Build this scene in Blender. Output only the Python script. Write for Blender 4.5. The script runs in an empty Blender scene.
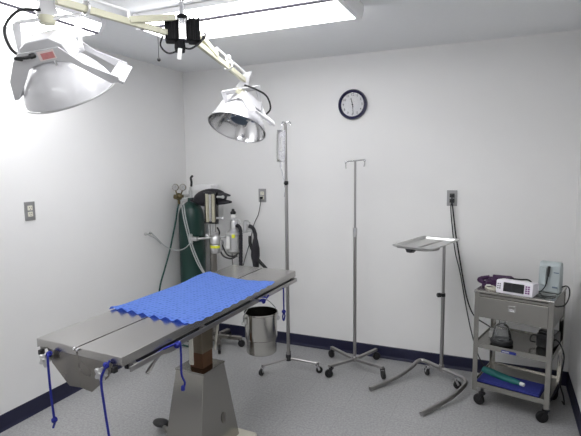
import bpy, bmesh, math, random
from mathutils import Vector as V, Matrix as M4, Euler
random.seed(7)
S = bpy.context.scene
COL = S.collection
PI = math.pi

# ------------------------------------------------------------------ materials
MATS = {}
def nmat(name):
    m = bpy.data.materials.new(name); m.use_nodes = True
    nt = m.node_tree
    return m, nt, nt.nodes['Principled BSDF']
def mat(name, col, rough=.5, metal=0., noise=0., scale=20., bump=0., spec=.5, trans=0., alpha=1., coat=0., stretch=None, rvar=0., ior=1.45):
    m, nt, b = nmat(name)
    b.inputs['Base Color'].default_value = (*col, 1)
    b.inputs['Roughness'].default_value = rough
    b.inputs['Metallic'].default_value = metal
    b.inputs['Specular IOR Level'].default_value = spec
    b.inputs['Transmission Weight'].default_value = trans
    b.inputs['Alpha'].default_value = alpha
    b.inputs['Coat Weight'].default_value = coat
    b.inputs['IOR'].default_value = ior
    if noise or bump or rvar:
        tc = nt.nodes.new('ShaderNodeTexCoord')
        mp = nt.nodes.new('ShaderNodeMapping')
        if stretch: mp.inputs['Scale'].default_value = stretch
        nz = nt.nodes.new('ShaderNodeTexNoise'); nz.inputs['Scale'].default_value = scale; nz.inputs['Detail'].default_value = 4
        nt.links.new(tc.outputs['Object'], mp.inputs[0]); nt.links.new(mp.outputs[0], nz.inputs['Vector'])
        if noise:
            cr = nt.nodes.new('ShaderNodeMix'); cr.data_type = 'RGBA'
            cr.inputs['A'].default_value = (*[max(0, c*(1-noise)) for c in col], 1)
            cr.inputs['B'].default_value = (*[min(1, c*(1+noise)) for c in col], 1)
            nt.links.new(nz.outputs[0], cr.inputs['Factor']); nt.links.new(cr.outputs['Result'], b.inputs['Base Color'])
        if rvar:
            mr = nt.nodes.new('ShaderNodeMapRange')
            mr.inputs['From Min'].default_value = .3; mr.inputs['From Max'].default_value = .7
            mr.inputs['To Min'].default_value = max(.02, rough-rvar); mr.inputs['To Max'].default_value = rough+rvar
            nt.links.new(nz.outputs[0], mr.inputs['Value']); nt.links.new(mr.outputs[0], b.inputs['Roughness'])
        if bump:
            bp = nt.nodes.new('ShaderNodeBump'); bp.inputs['Strength'].default_value = bump; bp.inputs['Distance'].default_value = .002
            nt.links.new(nz.outputs[0], bp.inputs['Height']); nt.links.new(bp.outputs[0], b.inputs['Normal'])
    MATS[name] = m
    return m

WALL = mat('wall_paint', (.80, .797, .79), .6, noise=.015, scale=6, bump=.15, spec=.3)
CEIL = mat('ceiling_paint', (.84, .85, .855), .8, noise=.02, scale=30, bump=.2, spec=.2)
NAVY = mat('navy_vinyl', (.012, .013, .040), .45, noise=.1, scale=10)
STEEL = mat('brushed_steel', (.37, .36, .335), .22, 1, noise=.02, scale=3, stretch=(1, 1, 5), rvar=.02)
TABLESTEEL = mat('table_steel', (.47, .46, .445), .27, 1, noise=.006, scale=4, stretch=(8, .6, 1))
PAILSTEEL = mat('polished_pail_steel', (.50, .49, .46), .16, 1, noise=.03, scale=6, rvar=.03)
TRAYSTEEL = mat('tray_steel', (.66, .66, .65), .45, 1, noise=.03, scale=10, rvar=.03)
DULLSTEEL = mat('dull_steel', (.28, .265, .245), .30, 1, noise=.1, scale=12, rvar=.06)
CHROME = mat('chrome', (.66, .66, .67), .14, 1)
TUBE = mat('satin_tube', (.40, .39, .385), .28, 1, noise=.05, scale=15)
ALU = mat('cast_aluminium', (.62, .62, .62), .42, 1, noise=.12, scale=30)
BLACK = mat('black_rubber', (.012, .012, .013), .5, noise=.2, scale=25)
BLACKGLOSS = mat('black_plastic', (.010, .010, .012), .25, coat=.3)
HUBBLACK = mat('hub_black', (.006, .006, .007), .6, noise=.2, scale=25, spec=.15)
CLOTHBLACK = mat('black_bag_rubber', (.014, .013, .018), .42, noise=.2, scale=12, bump=.4)
WHITE = mat('white_enamel', (.82, .82, .83), .35, coat=.2, noise=.01, scale=15)
LAMPW = mat('lamp_enamel', (.60, .60, .615), .38, coat=.15, noise=.01, scale=15)
BELL = mat('white_bell_enamel', (.60, .60, .62), .28, coat=.5, noise=.01, scale=15)
CREAM = mat('cream_enamel', (.50, .49, .375), .4, noise=.03, scale=15)
CREAMPL = mat('cream_plastic', (.72, .70, .60), .45, noise=.03, scale=20)
GREYPL = mat('grey_plate_metal', (.34, .34, .34), .4, .6, noise=.06, scale=25)
OXGREEN = mat('cylinder_green', (.006, .036, .028), .4, noise=.15, scale=8, coat=.2)
HOSEGREEN = mat('green_hose', (.008, .055, .045), .45, noise=.1, scale=20)
BRASS = mat('aged_brass', (.16, .13, .07), .4, .9, noise=.2, scale=40)
ROPE = mat('blue_cord', (.010, .016, .22), .7, noise=.3, scale=150, bump=.5)
RUST = mat('rust_brown_sleeve', (.115, .052, .022), .5, noise=.25, scale=14, spec=.4)
TUBING = mat('translucent_tubing', (.55, .57, .57), .3, trans=.2, alpha=.85)
PALEBLUE = mat('pale_blue_plastic', (.40, .45, .46), .45, noise=.03, scale=20)
MONWHITE = mat('monitor_white', (.80, .78, .84), .4, noise=.01, scale=20)
SCREEN = mat('dark_screen', (.006, .006, .010), .12, coat=.5)
PURPLE = mat('purple_nylon', (.055, .020, .070), .7, noise=.35, scale=40, bump=.4)
KEYPURPLE = mat('purple_keys', (.18, .04, .20), .5, noise=.05, scale=30)
KEYDARK = mat('dark_keys', (.12, .11, .14), .5, noise=.05, scale=30)
CUFFBLUE = mat('blue_towel_cloth', (.022, .030, .20), .85, noise=.2, scale=60, bump=.5)
GREENTUBE = mat('green_rubber', (.008, .12, .115), .5, noise=.15, scale=20)
YELLOW = mat('yellow_label', (.75, .78, .05), .5, noise=.02, scale=20)
GAUGEW = mat('gauge_paper', (.36, .36, .35), .4, noise=.03, scale=40)
LABELW = mat('white_label', (.78, .78, .76), .5, noise=.02, scale=40)
STICKER = mat('red_sticker', (.62, .25, .25), .5, noise=.25, scale=120)
STICKERW = mat('sticker_border', (.80, .70, .68), .5, noise=.02, scale=40)
CLOCKNAVY = mat('clock_navy', (.008, .007, .045), .3, coat=.3)
CLOCKFACE = mat('clock_face_paper', (.80, .80, .82), .6, noise=.01, scale=30)
INK = mat('ink', (.05, .05, .06), .6, noise=.05, scale=30)
SHIELD = mat('blue_grey_shield', (.13, .17, .23), .3, .7, noise=.05, scale=20)
FLOWGLASS = mat('flow_tube', (.42, .40, .30), .12, coat=.6, noise=.05, scale=20)
DARKMETAL = mat('dark_metal', (.05, .05, .055), .4, .8, noise=.1, scale=20)
RAIL = mat('lens_rail', (.16, .15, .19), .5, noise=.05, scale=20)
BLUETAPE = mat('blue_label', (.02, .03, .22), .5, noise=.1, scale=30)
SKYTUBE = mat('ivory_bar', (.66, .65, .58), .4, noise=.04, scale=25)

# lamp tube diffuser: really gives off light
def emit(name, strength, col=(1, 1, 1)):
    m, nt, b = nmat(name)
    b.inputs['Base Color'].default_value = (.9, .9, .9, 1)
    b.inputs['Emission Color'].default_value = (*col, 1)
    b.inputs['Emission Strength'].default_value = strength
    # faint prismatic ribbing of the acrylic lens
    tc = nt.nodes.new('ShaderNodeTexCoord'); w = nt.nodes.new('ShaderNodeTexWave'); w.inputs['Scale'].default_value = 40
    bp = nt.nodes.new('ShaderNodeBump'); bp.inputs['Strength'].default_value = .1
    nt.links.new(tc.outputs['Object'], w.inputs['Vector']); nt.links.new(w.outputs['Fac'], bp.inputs['Height']); nt.links.new(bp.outputs[0], b.inputs['Normal'])
    return m
LENS = emit('lit_diffuser', 10.1, (.985, .985, 1.0))

def floor_mat():
    m, nt, b = nmat('speckled_vinyl_tile')
    L = nt.links.new
    tc = nt.nodes.new('ShaderNodeTexCoord')
    v1 = nt.nodes.new('ShaderNodeTexNoise'); v1.inputs['Scale'].default_value = 75; v1.inputs['Detail'].default_value = 5; v1.inputs['Roughness'].default_value = .7
    L(tc.outputs['Object'], v1.inputs['Vector'])
    r1 = nt.nodes.new('ShaderNodeValToRGB')
    e = r1.color_ramp.elements
    e[0].position = .36; e[0].color = (.275, .275, .28, 1)
    e[1].position = .64; e[1].color = (.42, .42, .42, 1)
    k = r1.color_ramp.elements.new(.5); k.color = (.35, .35, .352, 1)
    L(v1.outputs[0], r1.inputs[0])
    br = nt.nodes.new('ShaderNodeTexBrick'); br.offset = 0
    br.inputs['Scale'].default_value = 1; br.inputs['Brick Width'].default_value = .305; br.inputs['Row Height'].default_value = .305
    br.inputs['Mortar Size'].default_value = .0016; br.inputs['Mortar Smooth'].default_value = .3
    br.inputs['Color1'].default_value = (1, 1, 1, 1); br.inputs['Color2'].default_value = (.96, .96, .96, 1); br.inputs['Mortar'].default_value = (.78, .78, .78, 1)
    L(tc.outputs['Object'], br.inputs['Vector'])
    mx = nt.nodes.new('ShaderNodeMix'); mx.data_type = 'RGBA'; mx.blend_type = 'MULTIPLY'; mx.inputs['Factor'].default_value = 1
    L(r1.outputs[0], mx.inputs['A']); L(br.outputs['Color'], mx.inputs['B']); L(mx.outputs['Result'], b.inputs['Base Color'])
    b.inputs['Roughness'].default_value = .38
    b.inputs['Specular IOR Level'].default_value = .4
    return m
FLOOR = floor_mat()
def thin(name, tint, body, amount, rough=.05, ior=1.5):
    """thin clear sheet: see-through, with a little body colour and a Fresnel reflection"""
    m, nt, b = nmat(name); L = nt.links.new; N = nt.nodes.new
    tr = N('ShaderNodeBsdfTransparent'); tr.inputs[0].default_value = (*tint, 1)
    nz = N('ShaderNodeTexNoise'); nz.inputs['Scale'].default_value = 25
    mr = N('ShaderNodeMapRange'); mr.inputs['To Min'].default_value = amount*.7; mr.inputs['To Max'].default_value = amount*1.3
    L(nz.outputs[0], mr.inputs['Value'])
    b.inputs['Base Color'].default_value = (*body, 1); b.inputs['Roughness'].default_value = .4
    m1 = N('ShaderNodeMixShader'); L(mr.outputs[0], m1.inputs[0]); L(tr.outputs[0], m1.inputs[1]); L(b.outputs[0], m1.inputs[2])
    gl = N('ShaderNodeBsdfGlossy'); gl.inputs['Roughness'].default_value = rough
    fr = N('ShaderNodeFresnel'); fr.inputs[0].default_value = ior
    m2 = N('ShaderNodeMixShader'); L(fr.outputs[0], m2.inputs[0]); L(m1.outputs[0], m2.inputs[1]); L(gl.outputs[0], m2.inputs[2])
    L(m2.outputs[0], nt.nodes['Material Output'].inputs['Surface'])
    return m
COLUMN = mat('stained_column_steel', (.20, .17, .13), .35, .85, noise=.12, scale=10)
GLASS = thin('clock_glass', (.97, .97, .97), (.9, .9, .9), .0, .03)
CLEARPL = thin('clear_bag_plastic', (.97, .97, .98), (.92, .92, .96), .25, .2, 1.2)
SMOKEPL = thin('clear_mask_plastic', (.95, .955, .96), (.55, .57, .60), .07, .08, 1.25)

def towel_mat():
    m, nt, b = nmat('blue_quilted_towel')
    L = nt.links.new
    tc = nt.nodes.new('ShaderNodeTexCoord')
    vo = nt.nodes.new('ShaderNodeTexVoronoi'); vo.inputs['Scale'].default_value = 44; vo.inputs['Randomness'].default_value = .15
    mp = nt.nodes.new('ShaderNodeMapping'); mp.inputs['Scale'].default_value = (1, .8, .01)
    L(tc.outputs['Object'], mp.inputs[0]); L(mp.outputs[0], vo.inputs['Vector'])
    r = nt.nodes.new('ShaderNodeValToRGB'); e = r.color_ramp.elements
    e[0].position = .10; e[0].color = (.055, .125, .42, 1); e[1].position = .50; e[1].color = (.180, .315, .80, 1)
    L(vo.outputs['Distance'], r.inputs[0]); L(r.outputs[0], b.inputs['Base Color'])
    bp = nt.nodes.new('ShaderNodeBump'); bp.inputs['Strength'].default_value = .9; bp.inputs['Distance'].default_value = .006
    L(vo.outputs['Distance'], bp.inputs['Height']); L(bp.outputs[0], b.inputs['Normal'])
    b.inputs['Roughness'].default_value = .9; b.inputs['Specular IOR Level'].default_value = .1
    return m
TOWEL = towel_mat()

# ------------------------------------------------------------------ mesh helpers
def BM(): return bmesh.new()
def X(loc=(0, 0, 0), rot=(0, 0, 0)):
    return M4.Translation(V(loc)) @ Euler(rot, 'XYZ').to_matrix().to_4x4()
def _merge(bm, tmp, mtx=None, mi=0):
    if mtx is not None: bmesh.ops.transform(tmp, matrix=mtx, verts=tmp.verts)
    for f in tmp.faces: f.material_index = mi
    me = bpy.data.meshes.new('tmp'); tmp.to_mesh(me); tmp.free()
    bm.from_mesh(me); bpy.data.meshes.remove(me)
    return bm
def box(bm, c, s, rot=(0, 0, 0), bev=0., mi=0, mtx=None, seg=2):
    t = bmesh.new(); bmesh.ops.create_cube(t, size=1)
    bmesh.ops.scale(t, vec=V(s), verts=t.verts)
    if bev: bmesh.ops.bevel(t, geom=t.edges[:], offset=min(bev, min(s)*.45), segments=seg, profile=.5, affect='EDGES')
    return _merge(bm, t, (mtx or M4()) @ X(c, rot), mi)
def beam(bm, a, b, w, h, bev=.002, mi=0, up=(0, 0, 1)):
    a, b = V(a), V(b); d = b-a; L = d.length; z = d/L
    x = V(up).cross(z)
    if x.length < 1e-4: x = V((1, 0, 0))
    x.normalize(); y = z.cross(x)
    R = M4((x, y, z)).transposed().to_4x4(); R.translation = (a+b)/2
    return box(bm, (0, 0, 0), (w, h, L), bev=bev, mi=mi, mtx=R)
def lathe(bm, prof, mtx=None, n=32, mi=0, close=True):
    """profile of (r, z); points on the axis close the end"""
    t = bmesh.new(); rings = []
    for r, z in prof:
        if r < 1e-6: rings.append([t.verts.new((0, 0, z))])
        else: rings.append([t.verts.new((r*math.cos(2*PI*i/n), r*math.sin(2*PI*i/n), z)) for i in range(n)])
    for a, b in zip(rings, rings[1:]):
        for i in range(n):
            j = (i+1) % n
            if len(a) == 1 and len(b) == 1: continue
            if len(a) == 1: t.faces.new((a[0], b[j], b[i]))
            elif len(b) == 1: t.faces.new((a[i], a[j], b[0]))
            else: t.faces.new((a[i], a[j], b[j], b[i]))
    bmesh.ops.recalc_face_normals(t, faces=t.faces)
    return _merge(bm, t, mtx, mi)
def axis_mtx(a, b):
    a, b = V(a), V(b); q = V((0, 0, 1)).rotation_difference(b-a)
    R = q.to_matrix().to_4x4(); R.translation = a
    return R
def cyl(bm, a, b, r, r2=None, n=20, mi=0, bev=0.):
    L = (V(b)-V(a)).length; r2 = r if r2 is None else r2
    if bev: p = [(0, 0), (r-bev, 0), (r, bev), (r2, L-bev), (r2-bev, L), (0, L)]
    else: p = [(0, 0), (r, 0), (r2, L), (0, L)]
    return lathe(bm, p, axis_mtx(a, b), n, mi)
def smooth_path(pts, k=8):
    P = [V(p) for p in pts]
    if len(P) < 3: return P
    out = []; Q = [P[0]*2-P[1]]+P+[P[-1]*2-P[-2]]
    for i in range(1, len(Q)-2):
        for s in range(k):
            u = s/k; a, b, c, d = Q[i-1], Q[i], Q[i+1], Q[i+2]
            out.append(.5*((2*b)+(c-a)*u+(2*a-5*b+4*c-d)*u*u+(3*b-a-3*c+d)*u**3))
    out.append(P[-1]); return out
def tube(bm, pts, r, n=10, k=8, smooth=True, mi=0, radii=None, flat=1.):
    P = smooth_path(pts, k) if smooth else [V(p) for p in pts]
    t = bmesh.new(); rings = []
    T = (P[1]-P[0]).normalized(); nrm = T.orthogonal().normalized()
    for i, p in enumerate(P):
        tn = (P[min(i+1, len(P)-1)]-P[max(i-1, 0)])
        if tn.length < 1e-9: tn = T
        tn.normalize()
        q = T.rotation_difference(tn); nrm = (q @ nrm); nrm = (nrm-tn*nrm.dot(tn)).normalized(); T = tn
        bn = tn.cross(nrm)
        if radii:
            f = i/(len(P)-1)*(len(radii)-1); j = min(int(f), len(radii)-2); rr = radii[j]*(1-(f-j))+radii[j+1]*(f-j)
        else: rr = r
        rings.append([t.verts.new(p+nrm*rr*math.cos(2*PI*s/n)+bn*rr*flat*math.sin(2*PI*s/n)) for s in range(n)])
    for a, b in zip(rings, rings[1:]):
        for s in range(n): t.faces.new((a[s], a[(s+1) % n], b[(s+1) % n], b[s]))
    t.faces.new(rings[0][::-1]); t.faces.new(rings[-1])
    bmesh.ops.recalc_face_normals(t, faces=t.faces)
    return _merge(bm, t, None, mi)
def prism(bm, poly, depth, mtx=None, mi=0, bev=0.):
    """polygon (x, y) extruded along z from 0 to depth"""
    t = bmesh.new(); a = [t.verts.new((x, y, 0)) for x, y in poly]
    f = t.faces.new(a); r = bmesh.ops.extrude_face_region(t, geom=[f])
    bmesh.ops.translate(t, vec=(0, 0, depth), verts=[v for v in r['geom'] if isinstance(v, bmesh.types.BMVert)])
    bmesh.ops.recalc_face_normals(t, faces=t.faces)
    if bev: bmesh.ops.bevel(t, geom=t.edges[:], offset=bev, segments=2, profile=.5, affect='EDGES')
    return _merge(bm, t, mtx, mi)
def torus(bm, R, r, mtx=None, n=32, m=10, mi=0, a0=0, a1=2*PI):
    full = abs(a1-a0-2*PI) < 1e-6
    pts = [(R*math.cos(a0+(a1-a0)*i/n), R*math.sin(a0+(a1-a0)*i/n), 0) for i in range(n+1)]
    t = BM(); tube(t, pts, r, m, smooth=False)
    return _merge(bm, t, mtx, mi)
def ball(bm, c, r, sc=(1, 1, 1), mi=0, rot=(0, 0, 0), n=20):
    t = bmesh.new(); bmesh.ops.create_uvsphere(t, u_segments=n, v_segments=max(8, n//2), radius=r)
    bmesh.ops.scale(t, vec=V(sc), verts=t.verts)
    return _merge(bm, t, X(c, rot), mi)

# ------------------------------------------------------------------ object helpers
def root_of(o):
    while o.parent: o = o.parent
    return o
ROOTM = {}
def obj(name, bm, m, parent=None, world=False, smooth=True, label=None, kind=None, angle=35):
    """one mesh object; bm is in the thing's own frame (world=True: in room coordinates)"""
    if parent is not None and world:
        bmesh.ops.transform(bm, matrix=ROOTM[root_of(parent).name].inverted(), verts=bm.verts)
    me = bpy.data.meshes.new(name); bm.to_mesh(me); bm.free()
    for mm in (m if isinstance(m, (list, tuple)) else [m]): me.materials.append(mm)
    if smooth:
        me.polygons.foreach_set('use_smooth', [True]*len(me.polygons))
        me.set_sharp_from_angle(angle=math.radians(angle))
    o = bpy.data.objects.new(name, me); COL.objects.link(o)
    if smooth:
        wn = o.modifiers.new('weighted', 'WEIGHTED_NORMAL'); wn.keep_sharp = True; wn.weight = 90
    if parent is not None: o.parent = parent
    if label: o['label'] = label
    if kind: o['kind'] = kind
    return o
def tag(o, label, cat, group=None, kind=None):
    o['label'] = label; o['category'] = cat
    if group: o['group'] = group
    if kind: o['kind'] = kind
    return o
def thing(name, label, cat, loc=(0, 0, 0), rotz=0., group=None, mtx=None):
    o = bpy.data.objects.new(name, None); COL.objects.link(o); o.empty_display_size = .1
    m = mtx or X(loc, (0, 0, rotz))
    o.matrix_world = m; ROOTM[o.name] = m
    return tag(o, label, cat, group)
def struct(name, bm, m, label, cat, smooth=False):
    return tag(obj(name, bm, m, smooth=smooth), label, cat, kind='structure')

# ------------------------------------------------------------------ the room
W, H, YF = 3.199, 2.44, -4.7
b = BM(); box(b, (W/2, YF/2, -.05), (W+.2, -YF+.2, .1)); struct('floor', b, FLOOR, 'speckled grey vinyl tile floor of the surgery room', 'floor')
b = BM(); box(b, (W/2, YF/2, H+.05), (W+.2, -YF+.2, .1)); struct('ceiling', b, CEIL, 'plain light grey painted ceiling with two fluorescent fixtures', 'ceiling')
b = BM(); box(b, (W/2, .05, H/2), (W+.2, .1, H)); struct('wall_back', b, WALL, 'plain off-white wall carrying the round clock', 'wall')
b = BM(); box(b, (-.05, YF/2, H/2), (.1, -YF, H)); struct('wall_left', b, WALL, 'plain off-white wall beside the operating table', 'wall')
b = BM(); box(b, (W+.05, YF/2, H/2), (.1, -YF, H)); struct('wall_right', b, WALL, 'off-white wall beside the steel cart', 'wall')
b = BM(); box(b, (W/2, YF-.05, H/2), (W+.2, .1, H)); struct('wall_front', b, WALL, 'off-white wall facing the clock wall', 'wall')
def baseboard(name, a, c, nrm, label):
    b = BM(); a, c, nrm = V(a), V(c), V(nrm)
    prof = [(0, 0), (.012, 0), (.008, .012), (.005, .02), (.005, .096), (.002, .102), (0, .102)]
    d = (c-a); R = M4((nrm, V((0, 0, 1)), d.normalized())).transposed().to_4x4(); R.translation = a
    prism(b, prof, d.length, R); struct(name, b, NAVY, label, 'baseboard')
baseboard('baseboard_back', (0, 0, 0), (W, 0, 0), (0, -1, 0), 'navy vinyl baseboard along the clock wall')
baseboard('baseboard_left', (0, YF, 0), (0, 0, 0), (1, 0, 0), 'navy vinyl baseboard along the wall beside the operating table')
baseboard('baseboard_right', (W, 0, 0), (W, YF, 0), (-1, 0, 0), 'navy vinyl baseboard along the wall beside the cart')

# ------------------------------------------------------------------ fluorescent fixtures
def fixture(label, c, length, rotz):
    """wraparound fixture along local x; local -y is the rail side seen in the photo"""
    t = thing('fluorescent_light', label, 'ceiling light', c, rotz, 'fluorescent ceiling fixtures')
    hl = length/2
    b = BM(); box(b, (0, 0, -.016), (length-.02, .41, .030), bev=.004); obj('housing', b, WHITE, t)
    R = M4(((0, 0, 1, -hl+.03), (1, 0, 0, 0), (0, 1, 0, 0), (0, 0, 0, 1)))
    b = BM(); prism(b, [(-.205, -.032), (-.175, -.080), (.175, -.080), (.205, -.032)], length-.06, R, bev=.004); obj('diffuser', b, LENS, t)
    for s in (-1, 1):
        b = BM(); R2 = R.copy(); R2[0][3] = s*(hl-.015)-.015
        prism(b, [(-.213, -.002), (-.213, -.034), (-.180, -.086), (.180, -.086), (.213, -.034), (.213, -.002)], .03, R2, bev=.003)
        obj('end_cap', b, WHITE, t)
    b = BM(); box(b, (0, -.174, -.081), (length-.06, .020, .011), bev=.002); obj('lens_rail', b, RAIL, t, label='dark seam rail along the lens')
    return t
fixture('lit fluorescent ceiling fixture parallel to the clock wall', (1.40, -1.335, H), 1.22, 0)
fixture('lit fluorescent ceiling fixture running along the wall beside the operating table', (.365, -2.15, H), 1.24, PI/2)

fixture('unseen fluorescent fixture added for brightness over the operating table foot between two others', (1.82, -2.30, H), 1.22, 0)  # unseen fixture added above the frame to raise the room light

fixture('unseen fluorescent fixture added as fill light at the room end opposite the clock', (1.60, -4.36, H), 1.22, 0)  # added behind the camera as front light for the near lamp head

# ------------------------------------------------------------------ dual surgical light
FWD = V((-.40071, .90945, -.11075)); RGT = V((.91365, .40647, .0)); 
def cam_axes():
    yaw, pitch, roll = -.414986331, -.110974648, -.0126255331
    f = V((math.sin(yaw)*math.cos(pitch), math.cos(yaw)*math.cos(pitch), math.sin(pitch)))
    r = V((math.cos(yaw), -math.sin(yaw), 0)); u = r.cross(f)
    return f, math.cos(roll)*r+math.sin(roll)*u, -math.sin(roll)*r+math.cos(roll)*u
CF, CR, CU = cam_axes()

SL = thing('surgical_light', 'ceiling-mounted surgical light with two white bell reflectors on cream arms', 'surgical light', (1.195, -1.64, H))
b = BM(); cyl(b, (1.195, -1.64, 2.30), (1.195, -1.64, 2.432), .0125); lathe(b, [(0, 0), (.055, 0), (.055, -.008), (.02, -.02), (0, -.02)], X((1.195, -1.64, H)))
obj('mounting_post', b, CHROME, SL, world=True)
hub = BM()
HC = V((1.195, -1.64, 2.272))
HR = .62
hx = V((math.cos(HR), math.sin(HR), 0)); hy = V((-math.sin(HR), math.cos(HR), 0))
for k in (-1, 1):
    box(hub, HC+hx*.058*k, (.060, .10, .110), (0, 0, HR), .008)
    for q in (.035, .058, .081): box(hub, HC+hx*q*k-hy*.048+V((0, 0, .004)), (.010, .014, .112), (0, 0, HR), .003)
box(hub, HC, (.12, .075, .10), (0, 0, HR), .008)
cyl(hub, HC+V((0, 0, .045)), HC+V((0, 0, .082)), .028, bev=.006)
lathe(hub, [(0, 0), (.026, 0), (.028, -.035), (.024, -.058), (.0, -.060)], X(HC+V((-.005, -.02, -.050))))
hubo = obj('hub', hub, HUBBLACK, SL, world=True)
b = BM()
for q in (-.014, 0, .014):
    p = HC-hy*.042+hx*q
    cyl(b, p+V((0, 0, -.050)), p+V((0, 0, .052)), .0085, bev=.002)
obj('chrome_strip', b, CHROME, hubo, world=True)
b = BM(); box(b, HC+V((.010, -.045, -.122)), (.022, .003, .055), (.1, .15, .5), .001); obj('paper_tag', b, LABELW, hubo, world=True)
b = BM()
tube(b, [HC+V((-.085, -.05, -.02)), HC+V((-.088, -.07, -.075)), HC+V((-.05, -.06, -.115)), HC+V((-.01, -.03, -.10)), HC+V((.0, -.01, -.08))], .0045)
tube(b, [HC+V((.01, -.01, -.085)), HC+V((.05, .0, -.09)), HC+V((.09, .03, -.055)), HC+V((.085, .06, -.02))], .005)
tube(b, [HC+V((.07, .03, -.06)), HC+V((.10, .05, -.03)), HC+V((.09, .07, .0))], .006)
obj('hub_cable', b, BLACK, hubo, world=True)
b = BM(); pc = HC+V((-.11, -.06, -.01))
tube(b, [pc+V((.03, .015, .005)), pc+V((.008, .003, .006)), pc], .004); tube(b, [pc, pc+V((0, 0, -.125))], .0014, 6, smooth=False); ball(b, pc+V((0, 0, -.132)), .009)
obj('pull_chain', b, [BLACK], SL, world=True)

def arm(hub_lo, hub_hi, end, mid, rod_end, cl):
    b = BM(); beam(b, hub_lo, end, .023, .030, .004)
    o = obj('arm', b, CREAM, SL, world=True)
    b = BM(); beam(b, hub_hi, mid, .024, .03, .004); obj('brace', b, CREAM, o, world=True)
    b = BM(); m2 = V(mid)+V((0, 0, .04)); tube(b, [m2, rod_end], .007, smooth=False)
    tube(b, [V(mid)+(V(end)-V(mid))*.0+V((0, 0, 0)), m2], .007, smooth=False)
    obj('conduit', b, WHITE, o, world=True)
    b = BM(); u = V(mid).lerp(V(end), cl); w = m2.lerp(V(rod_end), cl)
    d = (V(end)-V(mid)).normalized()
    for p, r in ((u, .026), (w, .014)): torus(b, r, .006, axis_mtx(p, p+d), 16, 6)
    beam(b, u+V((0, 0, .01)), w, .02, .012, .002)
    obj('clip', b, ALU, o, world=True)
    return o
EL = V((1.035, -2.275, 2.262)); ER = V((1.188, -.975, 2.127))
arm((1.158, -1.70, 2.252), (1.197, -1.705, 2.325), EL, (1.113, -1.94, 2.262), EL+V((.01, -.01, .045)), .62)
arm((1.205, -1.575, 2.25), (1.205, -1.57, 2.315), ER, (1.203, -1.33, 2.212), ER+V((.0, .0, .05)), .38)

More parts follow.
